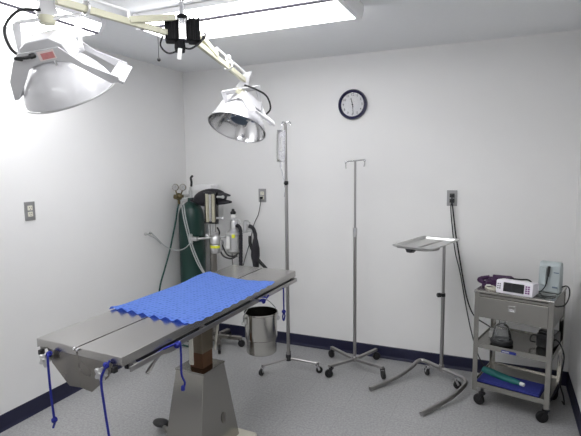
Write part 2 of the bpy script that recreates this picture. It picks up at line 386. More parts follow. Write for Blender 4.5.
def lamp_head(rim, d, xdir, yaxis_yoke, yoke_half, armend, yoke_mid, cable, sticker):
    z = -V(d).normalized(); x = V(xdir); x = (x-z*x.dot(z)).normalized(); y = z.cross(x)
    R = M4((x, y, z)).transposed().to_4x4(); R.translation = V(rim)
    XZ = lambda yo: R @ M4(((1, 0, 0, 0), (0, 0, 1, yo), (0, 1, 0, 0), (0, 0, 0, 1)))
    def P(px, py, pz): return R @ V((px, py, pz))
    # cast housing over the neck of the bell
    b = BM()
    prism(b, [(-.085, .15), (-.085, .225), (-.05, .245), (.045, .245), (.085, .215), (.105, .15)], .150, XZ(-.075), bev=.008)
    hd = obj('lamp_head', b, LAMPW, SL, world=True)
    # bell reflector: white outside, mirror inside
    prof = [(.190, 0), (.183, .028), (.169, .058), (.150, .088), (.126, .118), (.098, .145), (.07, .165), (.045, .176)]
    b = BM(); lathe(b, prof+[(0, .185)], R, 56, 0)
    lathe(b, [(.190, 0), (.1945, -.001), (.1945, .005), (.189, .006)], R, 56, 2)
    inn = [(r-.004, zz-(.0 if i == 0 else .004)) for i, (r, zz) in enumerate(prof)]
    t = BM(); lathe(t, inn+[(0, .178)], R, 56); bmesh.ops.reverse_faces(t, faces=t.faces); _merge(b, t, None, 1)
    obj('reflector', b, [BELL, CHROME, ALU], hd, world=True, label='white bell with mirrored inside')
    b = BM(); lathe(b, [(0, .055), (.055, .055), (.060, .062), (.060, .135), (.055, .14), (0, .14)], R, 28); obj('bulb_shield', b, SHIELD, hd, world=True)
    b = BM(); lathe(b, [(.022, .14), (.03, .15), (.03, .19)], R, 16)
    for a in range(4):
        c, s_ = math.cos(a*1.57+.4), math.sin(a*1.57+.4)
        tube(b, [P(.055*c, .055*s_, .06), P(.085*c, .085*s_, .06), P(.10*c, .10*s_, .10), P(.09*c, .09*s_, .17)], .006, 6)
    obj('bulb_bracket', b, CHROME, hd, world=True)
    # saddle frame: two arched side plates joined by grab bars
    outer = [(-.190, .045), (-.170, .12), (-.118, .19), (-.088, .215), (.072, .210), (.14, .128), (.25, .05), (.245, .03)]
    inner = [(.212, .032), (.092, .145), (.045, .163), (-.03, .165), (-.075, .148), (-.118, .10), (-.170, .045)]
    b = BM()
    for sy in (-1, 1): prism(b, outer+inner, .006, XZ(sy*.088-.003), bev=.001)
    box(b, (.237, 0, .040), (.062, .182, .014), (0, .66, 0), .004, mtx=R)
    box(b, (-.176, 0, .06), (.012, .182, .03), (0, 0, 0), .004, mtx=R)
    obj('handle_frame', b, LAMPW, hd, world=True)
    # yoke and drop bracket
    xh = V(yaxis_yoke).normalized(); top = V(yoke_mid); side = z.cross(xh).normalized()
    c0 = V(rim)+z*.175
    p0, p1 = c0-xh*yoke_half*.96, c0+xh*yoke_half*.96
    t0, t1 = top-xh*yoke_half, top+xh*yoke_half
    b = BM()
    beam(b, t0-xh*.004, t1+xh*.004, .05, .010, .003, up=side.cross(xh))
    for t_, p_ in ((t0, p0), (t1, p1)):
        t = bmesh.new(); w0, w1 = .024, .011
        vs = []
        for q, w_, th_ in ((t_, w0, .016), (p_, w1, .006)): vs.append([t.verts.new(q+side*sx*w_+xh*sy*th_) for sx, sy in ((-1, -1), (1, -1), (1, 1), (-1, 1))])
        for i in range(4): t.faces.new((vs[0][i], vs[0][(i+1) % 4], vs[1][(i+1) % 4], vs[1][i]))
        t.faces.new(vs[0][::-1]); t.faces.new(vs[1]); bmesh.ops.recalc_face_normals(t, faces=t.faces); _merge(b, t)
        cyl(b, p_-xh*.012, p_+xh*.012, .014, bev=.003)
    L = (V(armend)-top).length
    t = bmesh.new(); vs = []; up2 = (V(armend)-top).normalized()
    for q, w_ in ((top+up2*.012, .045), (top+up2*.055, .030), (V(armend)+up2*.05, .026)): vs.append([t.verts.new(q+xh*sx*w_+side*sy*.018) for sx, sy in ((-1, -1), (1, -1), (1, 1), (-1, 1))])
    for k in range(2):
        for i in range(4): t.faces.new((vs[k][i], vs[k][(i+1) % 4], vs[k+1][(i+1) % 4], vs[k+1][i]))
    t.faces.new(vs[0][::-1]); t.faces.new(vs[2]); bmesh.ops.recalc_face_normals(t, faces=t.faces)
    bmesh.ops.bevel(t, geom=t.edges[:], offset=.004, segments=2, profile=.5, affect='EDGES'); _merge(b, t)
    obj('yoke', b, LAMPW, hd, world=True)
    b = BM(); lathe(b, [(0, -.022), (.030, -.022), (.034, -.012), (.034, .010), (0, .012)], axis_mtx(top, top+up2), 24); obj('swivel_cap', b, CREAM, hd, world=True)
    cable = list(cable)+[P(*cable_end) for cable_end in ((-.085, -.125, .208), (-.05, -.112, .200), (-.032, -.092, .198))] if sticker else cable
    b = BM(); tube(b, cable, .0062, 10); e = V(cable[-1]); dd = (e-V(cable[-2])).normalized(); cyl(b, e-dd*.012, e+dd*.006, .010); obj('cable', b, BLACK, hd, world=True)
    if sticker:
        m = R @ M4(((1, 0, 0, .018), (0, 0, -1, -.0922), (0, 1, 0, .189), (0, 0, 0, 1)))
        b = BM(); box(b, (0, 0, 0), (.066, .036, .0012), mtx=m, mi=0); box(b, (.004, -.002, .0006), (.050, .024, .0012), mtx=m, mi=1)
        obj('warning_sticker', b, [STICKERW, STICKER], hd, world=True, label='red printed sticker')
    return hd, P
CAMLOC = V((2.72772, -3.77143, 1.58544))
def view_frame(p):
    f = (V(p)-CAMLOC).normalized(); r = (CR-f*CR.dot(f)).normalized(); return f, r, r.cross(f)
rimL = V((1.033, -2.226, 1.899)); rimR = V((1.125, -.985, 1.826))
f, r, u = view_frame(rimL)
dL = .958*(.33*r-.945*u)+.27*f
x0 = .945*r+.33*u; z0 = -dL.normalized(); y0 = z0.cross(x0).normalized(); x0 = y0.cross(z0)
th = math.radians(-24); xL = x0*math.cos(th)+y0*math.sin(th)
yokeL = .985*r+.17*u
f2, r2, u2 = view_frame(rimR)
dR = .91*(-.31*r2-.95*u2)-.42*f2
x1 = .95*r2-.31*u2; z1 = -dR.normalized(); y1 = z1.cross(x1).normalized(); x1 = y1.cross(z1)
th = math.radians(-55); xR = x1*math.cos(th)+y1*math.sin(th)
yokeR = .985*r2+.15*u2
topL = V((.972, -2.27, 2.200)); topR = V((1.150, -.968, 2.068))
def off(p, rr, uu, ff=0): return V(p)+r*rr+u*uu+f*ff
cabL = [off(topL, -.02, .03, -.02), off(topL, -.10, .02, -.03), off(topL, -.155, -.05, -.05), off(topL, -.14, -.13, -.08), off(topL, -.09, -.17, -.12)]
cabR = [off(ER, -.015, -.03, -.03), off(ER, .06, -.055, -.03), off(ER, .14, -.10, -.02), off(ER, .165, -.18, -.02), off(ER, .12, -.235, 0)]
lamp_head(rimL, dL, xL, yokeL, .118, V((.975, -2.27, 2.262)), topL, cabL, True)
lamp_head(rimR, dR, xR, yokeR, .112, ER, topR, cabR, False)

# ------------------------------------------------------------------ wall clock
CK = thing('wall_clock', 'round navy-rimmed wall clock with white face', 'clock', (1.621, 0, 2.050))
FR = M4(((1, 0, 0, 0), (0, 0, -1, 0), (0, 1, 0, 0), (0, 0, 0, 1)))   # local xy -> wall plane, z out of the wall (-y)
b = BM(); lathe(b, [(.0, .0), (.117, 0), (.119, .014), (.113, .030), (.102, .034), (.094, .026), (.0925, .012), (0, .012)], FR, 56); obj('rim', b, CLOCKNAVY, CK)
b = BM(); lathe(b, [(0, .0125), (.0928, .0125), (.0928, .0145), (0, .0145)], FR, 48); fo = obj('face', b, CLOCKFACE, CK)
for h in range(1, 13):
    cu = bpy.data.curves.new('n', 'FONT'); cu.body = str(h); cu.size = .026; cu.align_x = 'CENTER'; cu.align_y = 'CENTER'; cu.extrude = .0004; cu.resolution_u = 3
    to = bpy.data.objects.new('n', cu); COL.objects.link(to); bpy.context.view_layer.update()
    me = bpy.data.meshes.new_from_object(to.evaluated_get(bpy.context.evaluated_depsgraph_get()))
    t = bmesh.new(); t.from_mesh(me); bpy.data.meshes.remove(me); bpy.data.objects.remove(to); bpy.data.curves.remove(cu)
    a = PI/2-h*PI/6
    b = BM(); _merge(b, t, FR @ X((.076*math.cos(a), .076*math.sin(a), .0152))); obj('numeral', b, INK, fo, smooth=False)
def hand(name, ang, L, w, z):
    b = BM(); box(b, (0, L/2-.012, z), (w, L+.024, .001), mtx=FR @ X((0, 0, 0), (0, 0, -ang))); obj(name, b, INK, CK)
hand('hour_hand', math.radians(-14), .052, .0055, .018)
hand('minute_hand', math.radians(174), .074, .004, .020)
b = BM(); lathe(b, [(0, .016), (.006, .016), (.006, .022), (0, .022)], FR, 16); obj('hub_pin', b, INK, CK)
b = BM(); lathe(b, [(0, .0262), (.0945, .0262)], FR, 48); obj('glass', b, GLASS, CK)

# ------------------------------------------------------------------ wall plates
def duplex(label, loc, rotz, insert, plugs=False):
    t = thing('wall_outlet', label, 'outlet', loc, rotz)
    b = BM(); box(b, (0, -.003, 0), (.074, .006, .118), bev=.003); obj('cover_plate', b, GREYPL, t)
    for s in (-1, 1):
        b = BM(); box(b, (0, -.0065, s*.0195), (.034, .006, .030), bev=.004); r = obj('receptacle', b, insert, t)
        b = BM()
        for dx in (-.0065, .0065): box(b, (dx, -.0098, s*.0195+.004), (.0022, .001, .009))
        cyl(b, (0, -.0092, s*.0195-.008), (0, -.0103, s*.0195-.008), .0026, n=10)
        obj('slots', b, BLACK, r)
    b = BM(); lathe(b, [(0, -.006), (.004, -.0065), (0, -.008)], M4(((1, 0, 0, 0), (0, 0, 1, 0), (0, 1, 0, 0), (0, 0, 0, 1))), 10); obj('screw', b, CHROME, t)
    return t
duplex('grey-plated cream outlet on the wall beside the operating table', (0, -1.665, 1.313), PI/2, CREAMPL)
duplex('grey-plated outlet between the anesthesia machine and the pole with fluid bag', (.80, 0, 1.317), 0, CREAMPL)
duplex('grey-plated outlet with two black plugs above the steel cart', (2.387, 0, 1.32), 0, BLACKGLOSS)

# cords from the outlets
def cord(name, label, cat, pts, r, m, extra=None, group=None):
    b = BM(); tube(b, pts, r)
    if extra: extra(b)
    return tag(obj(name, b, m), label, cat, group)
def plug(b, c): box(b, c, (.028, .03, .026), bev=.006)
PCD = thing('power_cord', 'grey power cord hanging from the upper plug to the cart shelf', 'cord', (2.387, -.02, 1.339))
b = BM(); plug(b, (2.387, -.025, 1.3395)); obj('plug', b, BLACK, PCD, world=True)
b = BM(); tube(b, [(2.389, -.04, 1.335), (2.392, -.045, 1.29), (2.40, -.03, 1.22), (2.42, -.022, 1.06), (2.455, -.022, .86), (2.485, -.022, .70), (2.52, -.03, .55), (2.57, -.05, .45), (2.66, -.12, .415), (2.70, -.18, .412)], .005); obj('cable', b, BLACK, PCD, world=True)
PCD = thing('power_cord', 'thin dark cord hanging from the lower plug down to the floor behind cart', 'cord', (2.387, -.02, 1.30))
b = BM(); plug(b, (2.387, -.025, 1.3005)); obj('plug', b, BLACK, PCD, world=True)
b = BM(); tube(b, [(2.387, -.04, 1.297), (2.384, -.045, 1.24), (2.394, -.025, 1.12), (2.42, -.02, .92), (2.46, -.02, .76), (2.50, -.02, .55), (2.55, -.025, .32), (2.62, -.05, .12), (2.72, -.07, .02), (2.86, -.08, .008)], .004); obj('cable', b, BLACK, PCD, world=True)
PCD = thing('power_cord', 'thin black cord from the outlet behind the anesthesia machine hoses', 'cord', (.80, -.02, 1.297))
b = BM(); box(b, (.797, -.019, 1.297), (.024, .02, .022), bev=.005); obj('plug', b, BLACK, PCD, world=True)
b = BM(); tube(b, [(.797, -.028, 1.29), (.792, -.03, 1.24), (.765, -.02, 1.15), (.72, -.02, 1.06), (.675, -.02, .90), (.61, -.02, .71), (.58, -.06, .5)], .0035); obj('cable', b, BLACK, PCD, world=True)

# ------------------------------------------------------------------ casters
def caster(parent, p, r=.026, ang=0., stem=.09, m=CHROME):
    """p = floor contact point in the thing's frame; stem = height the caster reaches"""
    p = V(p); c, s = math.cos(ang), math.sin(ang); trail = V((c, s, 0))*r*.55
    b = BM(); ax = V((-s, c, 0)); hubp = p+V((0, 0, r))
    for k in (-1, 1): beam(b, hubp+ax*k*r*.52, hubp+ax*k*r*.45-trail+V((0, 0, r*1.25)), r*.6, .003, .0008, up=ax)
    cyl(b, hubp-trail+V((0, 0, r*1.2)), hubp-trail+V((0, 0, r*1.45)), r*.62, n=16)
    cyl(b, hubp-trail+V((0, 0, r*1.4)), V((p.x, p.y, stem))-trail, r*.28, n=12)
    o = obj('caster', b, m, parent)
    b = BM(); lathe(b, [(0, -r*.34), (r*.6, -r*.36), (r*.92, -r*.34), (r, -r*.2), (r, r*.2), (r*.92, r*.34), (r*.6, r*.36), (0, r*.34)], axis_mtx(hubp, hubp+ax), 24)
    obj('wheel', b, BLACK, o)
    return o

# ------------------------------------------------------------------ surgery table
TB = thing('operating_table', 'stainless steel split-top veterinary operating table on a tapered pedestal', 'table', (1.205, -1.639, 0), -.051)
def tz(s): return .8710+.0170*s
tilt = math.atan(.0170)
for sx in (-1, 1):
    b = BM(); c = sx*.1258
    box(b, (c, 0, tz(0)-.004), (.243, 1.52, .008), (tilt, 0, 0), .002)
    box(b, (sx*.246, 0, tz(0)-.020), (.003, 1.52, .038), (tilt, 0, 0), .001)
    box(b, (sx*.006, 0, tz(0)-.015), (.003, 1.52, .028), (tilt, 0, 0), .001)
    for e in (-1, 1): box(b, (c, e*.7585, tz(e*.7585)-.018), (.243, .003, .034), bev=.001)
    p = obj('tabletop_panel', b, TABLESTEEL, TB)
    for e in (-1, 1):
        zt = tz(e*.757)-.002
        poly = [(sx*.232, zt-.03), (sx*.19, zt-.035), (sx*.165, zt-.095), (sx*.066, zt-.178), (sx*.0012, zt-.172), (sx*.0012, zt), (sx*.232, zt)]
        b = BM(); prism(b, poly, .004, M4(((1, 0, 0, 0), (0, 0, 1, e*.752-.002), (0, 1, 0, 0), (0, 0, 0, 1)))); obj('end_plate', b, DULLSTEEL, p)
    b = BM(); cyl(b, (sx*.010, -.758, .852), (sx*.010, -.772, .850), .006, bev=.002); obj('latch', b, CHROME, p)
    # clamp rail slung under the long edge
    b = BM()
    beam(b, (sx*.262, -.735, tz(-.735)-.056), (sx*.262, .745, tz(.745)-.056), .008, .022, .002)
    for s in (-.70, -.25, .22, .735):
        box(b, (sx*.25, s, tz(s)-.055), (.024, .022, .022), bev=.002)
        box(b, (sx*.238, s, tz(s)-.036), (.014, .03, .05), bev=.002)
    obj('side_rail', b, TUBE, TB)
# folding frame under the top
b = BM(); beam(b, (0, -.745, tz(-.745)-.020), (0, .745, tz(.745)-.020), .014, .010, .001); obj('slit_shade_strip', b, BLACK, TB, label='black strip that darkens the open slit between the two tabletop panels')  # shade of the slit put in as a black strip
b = BM()
for sy in (-.62, -.2, .2, .62): beam(b, (-.20, sy, tz(sy)-.045), (.20, sy, tz(sy)-.045), .03, .04, .003, up=(0, 1, 0))
for sx in (-.225, .225): beam(b, (sx, -.72, tz(-.72)-.050), (sx, .72, tz(.72)-.050), .02, .036, .003)  # dark side beams added so the gap above the rail reads as shade
for sx in (-.10, .10): beam(b, (sx, -.66, tz(-.66)-.08), (sx, .66, tz(.66)-.08), .035, .03, .003)
box(b, (.03, -.01, .765), (.19, .24, .06), bev=.006)
obj('support_frame', b, DARKMETAL, TB)
b = BM(); box(b, (.050, -.015, .665), (.090, .100, .16), bev=.006); col = obj('lift_column', b, COLUMN, TB)
b = BM(); box(b, (.050, -.015, .545), (.084, .094, .12), bev=.006); obj('sleeve', b, RUST, col, label='rust-brown lower sleeve of the lift column')
# tapered pedestal
def frustum(bm, c0, h0, z0, c1, h1, z1, bev=.006):
    t = bmesh.new(); vs = []
    for (c, h, z) in ((c0, h0, z0), (c1, h1, z1)):
        vs.append([t.verts.new((c[0]+sx*h[0], c[1]+sy*h[1], z)) for sx, sy in ((-1, -1), (1, -1), (1, 1), (-1, 1))])
    for i in range(4): t.faces.new((vs[0][i], vs[0][(i+1) % 4], vs[1][(i+1) % 4], vs[1][i]))
    t.faces.new(vs[0][::-1]); t.faces.new(vs[1])
    bmesh.ops.bevel(t, geom=t.edges[:], offset=bev, segments=2, profile=.5, affect='EDGES')
    _merge(bm, t)
b = BM(); frustum(b, (.036, -.012, 0), (.125, .185), .03, (.04, -.014, 0), (.093, .095), .496); ped = obj('pedestal', b, STEEL, TB)
b = BM(); box(b, (.04, -.014, .498), (.192, .196, .010), bev=.003); obj('collar', b, STEEL, ped)
b = BM(); lathe(b, [(0, 0), (.016, 0), (.018, .003), (.012, .006), (0, .006)], X((.150, .03, .20), (0, 1.51, 0)) @ M4.Diagonal((1.7, 1, 1, 1)), 20); obj('oval_plug', b, DULLSTEEL, ped)
b = BM(); box(b, (.07, .0, .016), (.36, .46, .032), bev=.014, seg=3); obj('foot_plate', b, CREAMPL, TB, label='cream cast foot plate')
b = BM(); beam(b, (.050, -.100, .700), (.050, -.100, .535), .026, .010, .004, up=(0, 1, 0)); cyl(b, (.050, -.094, .550), (.050, -.110, .550), .011, bev=.002); obj('lever', b, SKYTUBE, TB, label='cream lever bar')
b = BM(); tube(b, [(.150, .03, .80), (.125, .035, .70), (.105, .035, .58)], .006); obj('strut', b, SKYTUBE, TB)
b = BM(); tube(b, [(.126, -.50, .672), (.124, -.435, .712), (.122, -.40, .722), (.12, -.355, .712), (.115, -.29, .709), (.09, -.18, .71), (.07, -.07, .72)], .007); tube(b, [(.126, -.505, .668), (.125, -.465, .695)], .009, smooth=False)
obj('crank_handle', b, TUBE, TB)
b = BM(); tube(b, [(-.05, -.08, .05), (-.20, -.02, .05), (-.29, .03, .05)], .012); ped2 = obj('pedal_arm', b, DULLSTEEL, TB)
b = BM(); ball(b, (-.305, .035, .055), .05, (1.15, .75, .45)); obj('foot_pedal', b, BLACK, ped2)
# star knobs clamping cords at the foot end
def star(bm, c, r, axis):
    pts = []
    for i in range(40):
        a = 2*PI*i/40; rr = r*(.80+.20*math.cos(5*a)); pts.append((rr*math.cos(a), rr*math.sin(a)))
    prism(bm, pts, .016, axis_mtx(c, V(c)+V(axis)), bev=.003)
    cyl(bm, V(c)-V(axis)*.02, V(c)+V(axis)*.022, r*.35)
for px in (-.172, .156):
    b = BM(); star(b, (px, -.775, tz(-.775)-.075), .032, (0, -1, 0)); cyl(b, (px, -.75, tz(-.775)-.075), (px, -.775, tz(-.775)-.075), .010)
    obj('star_knob', b, ALU, TB)
for px in (-.21, .215):
    b = BM(); box(b, (px, -.768, tz(-.77)-.052), (.018, .022, .022), bev=.003); obj('rail_stop', b, BLACK, TB)
TM = ROOTM[TB.name]
def tl(x, y, z): return TM @ V((x, y, z))

# ------------------------------------------------------------------ blue cords tied to the table
def rope(label, pts, knots, r=.0048):
    b = BM(); P = [tl(*p) for p in pts]; tube(b, P, r, 8)
    for k in knots:
        k = tl(*k)
        for i in range(3): torus(b, .008, .0055, X(k, (random.uniform(0, 3), random.uniform(0, 3), i)), 12, 6)
    return tag(obj('blue_cord', b, ROPE), label, 'cord', None)
z0 = tz(-.775)
rope('blue tie-down cord hanging from the star knob beside the bare wall at the table foot', [(-.155, -.770, z0-.05), (-.138, -.79, z0-.045), (-.128, -.80, z0-.075), (-.124, -.80, z0-.2), (-.116, -.80, z0-.29), (-.112, -.80, z0-.325), (-.124, -.80, z0-.355)], [(-.144, -.780, z0-.045), (-.113, -.80, z0-.318)])
rope('blue tie-down cord hanging from the star knob under the outer corner of the table foot', [(.190, -.765, z0-.02), (.184, -.785, z0-.045), (.176, -.80, z0-.09), (.186, -.80, z0-.20), (.204, -.80, z0-.33), (.208, -.80, z0-.365)], [(.184, -.780, z0-.035), (.206, -.80, z0-.352)], )
rope('blue cord strung along the long side rail with a knotted tail before the pedestal', [(.250, -.70, tz(-.7)-.052), (.255, -.62, tz(-.6)-.054), (.262, -.54, tz(-.54)-.046), (.268, -.49, tz(-.5)-.046), (.274, -.455, tz(-.45)-.047), (.276, -.45, tz(-.45)-.10), (.279, -.455, tz(-.45)-.19), (.283, -.44, tz(-.45)-.235), (.280, -.45, tz(-.45)-.262)], [(.272, -.46, tz(-.45)-.052), (.273, -.47, tz(-.45)-.056), (.280, -.45, tz(-.45)-.258)])
rope('short blue cord knotted round the side rail above the steel pail', [(.276, .24, tz(.3)-.06), (.276, .28, tz(.3)-.05), (.276, .31, tz(.3)-.062), (.276, .34, tz(.3)-.05)], [(.274, .275, tz(.3)-.062), (.274, .30, tz(.3)-.060), (.272, .29, tz(.3)-.074)])
rope('blue cord with a loop end hanging at the head end of the table', [(.272, .53, tz(.52)-.055), (.276, .53, tz(.52)-.065), (.276, .53, tz(.52)-.12), (.276, .53, tz(.52)-.20), (.272, .522, tz(.52)-.235), (.274, .53, tz(.52)-.262), (.278, .54, tz(.52)-.235), (.276, .532, tz(.52)-.205)], [(.276, .53, tz(.52)-.205)])

# ------------------------------------------------------------------ blue towel
def towel():
    b = BM(); nu, nv = 84, 70; g = []
    for i in range(nu+1):
        row = []; u = i/nu
        for j in range(nv+1):
            v = j/nv
            x = -.275+.540*u                                  # across the table, slightly past both edges
            y0 = -.335-.035*u
            y1 = .455+.040*max(0, (.28-u)/.28)-.03*math.sin(PI*min(1, max(0, (u-.2)/.8)))
            y = y0+(y1-y0)*v
            wave = .5+.5*math.sin(2*PI*(u*7.2))
            edge = math.exp(-v/.06)+.25*math.exp(-(1-v)/.05)
            zz = tz(y)+.0025+.0045*wave*(.25+.75*min(1, edge))+.011*wave*math.exp(-v/.05)
            y += -.004*wave*math.exp(-v/.1)
            lift = max(0, (.26-u)/.26)*math.exp(-((v-.90)/.18)**2)*.018
            zz += lift+.002*math.sin(9*u+5*v)
            over = max(0, abs(x)-.249)
            wv2 = .5+.5*math.sin(2*PI*v*11)
            if x > 0 and over > 0: zz -= over*(.35+.3*wv2); x = .249+over*.75+.003*wv2
            elif over > 0: zz -= over*.5
            row.append(b.verts.new((x, y, zz)))
        g.append(row)
    for i in range(nu):
        for j in range(nv): b.faces.new((g[i][j], g[i+1][j], g[i+1][j+1], g[i][j+1]))
    r = bmesh.ops.solidify(b, geom=b.faces[:], thickness=-.0022)
    bmesh.ops.recalc_face_normals(b, faces=b.faces)
    o = obj('towel', b, TOWEL, angle=60); o.matrix_world = TM
    return tag(o, 'bright blue quilted towel spread over the operating table', 'towel')
towel()

# ------------------------------------------------------------------ steel pail hung from the rail
pc = tl(.272, .255, 0)
PAIL = thing('steel_pail', 'stainless steel pail hanging by its bail from the operating table rail', 'bucket', (pc.x, pc.y, .517))
b = BM(); R0 = .091
lathe(b, [(0, .004), (R0-.016, .002), (R0-.010, 0), (R0-.004, .006), (R0-.004, .082), (R0+.001, .088), (R0+.001, .228), (R0+.006, .232), (R0+.005, .238), (R0-.002, .236), (R0-.003, .085), (R0-.006, .01), (0, .008)], None, 48); obj('body', b, PAILSTEEL, PAIL)
aB = .85
e0 = V((math.cos(aB), math.sin(aB), 0)); 
for s in (-1, 1):
    b = BM(); p = e0*s*(R0+.006)+V((0, 0, .195)); box(b, p, (.012, .03, .03), (0, 0, aB), .003); torus(b, .010, .003, X(p+e0*s*.008+V((0, 0, -.012)), (PI/2, 0, aB)), 14, 6); obj('ear', b, ALU, PAIL)
b = BM(); tube(b, [e0*(R0+.014)+V((0, 0, .19)), e0*(R0+.012)+V((0, 0, .225)), e0*(R0-.02)+V((0, 0, .272)), e0*.03+V((0, 0, .306)), e0*0+V((0, 0, .310)), e0*-.03+V((0, 0, .306)), e0*-(R0-.02)+V((0, 0, .272)), e0*-(R0+.012)+V((0, 0, .225)), e0*-(R0+.014)+V((0, 0, .19))], .0028, 8); obj('bail', b, CHROME, PAIL)

# ------------------------------------------------------------------ IV poles
P1 = thing('drip_stand', 'three-legged steel drip stand with fluid bag behind the operating table', 'IV stand', (1.250, -.490, 0), 0, 'drip stands')
b = BM(); cyl(b, (0, 0, .085), (0, 0, 1.455), .0135, bev=.002); obj('pole', b, TUBE, P1)
b = BM(); cyl(b, (0, 0, 1.45), (0, 0, 1.885), .0105); obj('inner_pole', b, TUBE, P1)
b = BM()
for a in (.6, 2.7):
    c, s = math.cos(a), math.sin(a); tube(b, [(0, 0, 1.875), (.012*c, .012*s, 1.895), (.030*c, .030*s, 1.898), (.040*c, .040*s, 1.885), (.036*c, .036*s, 1.87)], .004, 8)
obj('hook', b, CHROME, P1)
b = BM(); ball(b, (.010, -.026, 1.448), .017); cyl(b, (0, 0, 1.435), (0, 0, 1.462), .017, bev=.003); obj('knob', b, BLACK, P1)
b = BM(); cyl(b, (0, 0, .07), (0, 0, .12), .021, bev=.004); obj('base_hub', b, DARKMETAL, P1)
for (x, y) in ((1.106, -.673), (1.496, -.467), (1.153, -.270)):
    q = V((x-1.250, y+.490, 0)); d = q.normalized()
    b = BM(); tube(b, [d*.012+V((0, 0, .088)), q*.96+V((0, 0, .074))], .0095, smooth=False); cyl(b, q-d*.012+V((0, 0, .062)), q-d*.012+V((0, 0, .086)), .011); obj('leg', b, TUBE, P1)
    caster(P1, q, .026, math.atan2(d.y, d.x)+.5, .072)
bag = thing('fluid_bag', 'clear plastic fluid bag with tubing hung on the three-legged drip stand', 'IV bag', (1.230, -.528, 1.595))
b = BM()
def pillow(bm, w, h, d, n=14, m=18):
    t = bmesh.new()
    for sgn in (1, -1):
        g = []
        for i in range(n+1):
            r = []
            for j in range(m+1):
                u, v = 2*i/n-1, 2*j/m-1
                th = d*math.sqrt(max(0, (1-u*u)*(1-v**4)))
                r.append(t.verts.new((u*w/2*(1-.12*max(0, -v-.6)), sgn*th, v*h/2)))
            g.append(r)
        for i in range(n):
            for j in range(m): t.faces.new((g[i][j], g[i+1][j], g[i+1][j+1], g[i][j+1]))
    bmesh.ops.remove_doubles(t, verts=t.verts, dist=1e-5); bmesh.ops.recalc_face_normals(t, faces=t.faces)
    _merge(bm, t)
pillow(b, .105, .235, .018); bmesh.ops.transform(b, matrix=X((0, 0, .125), (0, .06, -.5)), verts=b.verts); obj('pouch', b, CLEARPL, bag)
b = BM(); tube(b, [(.0, 0, .235), (.006, 0, .262), (.018, .008, .284)], .006, 8); obj('hanger_tab', b, CLEARPL, bag)
b = BM(); cyl(b, (-.005, 0, -.03), (-.005, 0, .02), .007); tube(b, [(-.005, 0, -.03), (.010, .0, -.08), (.024, .002, -.16), (.022, .0, -.25)], .0035, 8); obj('drip_tube', b, CLEARPL, bag)
b = BM(); box(b, (.0, -.018, .14), (.04, .001, .10), (0, .06, -.5)); obj('print_label', b, LABELW, bag)

P2 = thing('drip_stand', 'four-legged steel drip stand standing alone under the clock', 'IV stand', (1.722, -.285, 0), 0, 'drip stands')
b = BM(); cyl(b, (0, 0, .07), (0, 0, 1.085), .0125); obj('pole', b, TUBE, P2)
b = BM(); cyl(b, (0, 0, 1.08), (0, 0, 1.605), .0085); obj('inner_pole', b, TUBE, P2)
b = BM(); cyl(b, (0, 0, 1.035), (0, 0, 1.105), .0165, bev=.003); obj('collar', b, ALU, P2)
b = BM(); hd = V((.93, .36, 0)); tube(b, [hd*-.072+V((0, 0, 1.60)), hd*.072+V((0, 0, 1.612))], .0055, smooth=False)
for s in (-1, 1):
    e = hd*.07*s+V((0, 0, 1.600+.006*s)); tube(b, [e, e+V((0, 0, -.03)), e+hd*s*-.004+V((0, 0, -.046))], .0055, smooth=False); ball(b, e, .009)
obj('hanger_bar', b, CHROME, P2)
b = BM(); cyl(b, (0, 0, .058), (0, 0, .100), .022, bev=.003); obj('base_hub', b, TUBE, P2)
for (x, y, a) in ((1.485, -.150, 2.6), (1.838, -.055, .6), (1.589, -.512, 3.6), (1.968, -.385, 5.3)):
    q = V((x-1.722, y+.285, 0)); d = q.normalized()
    b = BM(); beam(b, d*.015+V((0, 0, .075)), q+V((0, 0, .087)), .026, .020, .003); obj('leg', b, TUBE, P2)
    caster(P2, q, .031, a, .085, DARKMETAL)

# ------------------------------------------------------------------ mayo stand
MS = thing('mayo_stand', 'steel instrument stand with a square tray on a U-shaped base', 'instrument stand', (2.365, -.255, 0))
b = BM()
tube(b, [(1.926, -.61, .017), (2.02, -.47, .026), (2.10, -.35, .045), (2.155, -.255, .075), (2.185, -.185, .092), (2.23, -.165, .094), (2.365, -.255, .094), (2.49, -.335, .094), (2.535, -.385, .090), (2.535, -.44, .075), (2.475, -.56, .045), (2.39, -.695, .026), (2.308, -.825, .017)], .0145, 14, 8)
obj('base', b, TUBE, MS, world=True)
b = BM(); cyl(b, (2.365, -.255, .085), (2.365, -.255, .655), .0135); cyl(b, (2.365, -.255, .075), (2.365, -.255, .125), .019, bev=.003); obj('pole', b, TUBE, MS, world=True)
b = BM(); tube(b, [(2.365, -.255, .64), (2.365, -.255, .99), (2.364, -.258, 1.02), (2.345, -.285, 1.03), (2.30, -.42, 1.032), (2.23, -.64, 1.032)], .0105, 12, 6); obj('inner_pole', b, TUBE, MS, world=True)
b = BM(); cyl(b, (2.365, -.255, .63), (2.365, -.255, .655), .016, bev=.003); cyl(b, (2.352, -.262, .642), (2.325, -.275, .642), .016, bev=.005); obj('knob', b, BLACK, MS, world=True)
q1, q2 = V((2.255, -.195, 0)), V((2.484, -.340, 0)); base0 = V((2.365, -.255, 0))
caster(MS, q1-base0, .028, 2.2, .085); caster(MS, q2-base0, .028, .6, .085)
TRM = X((2.275, -.460, 1.049), (0, 0, -.27))
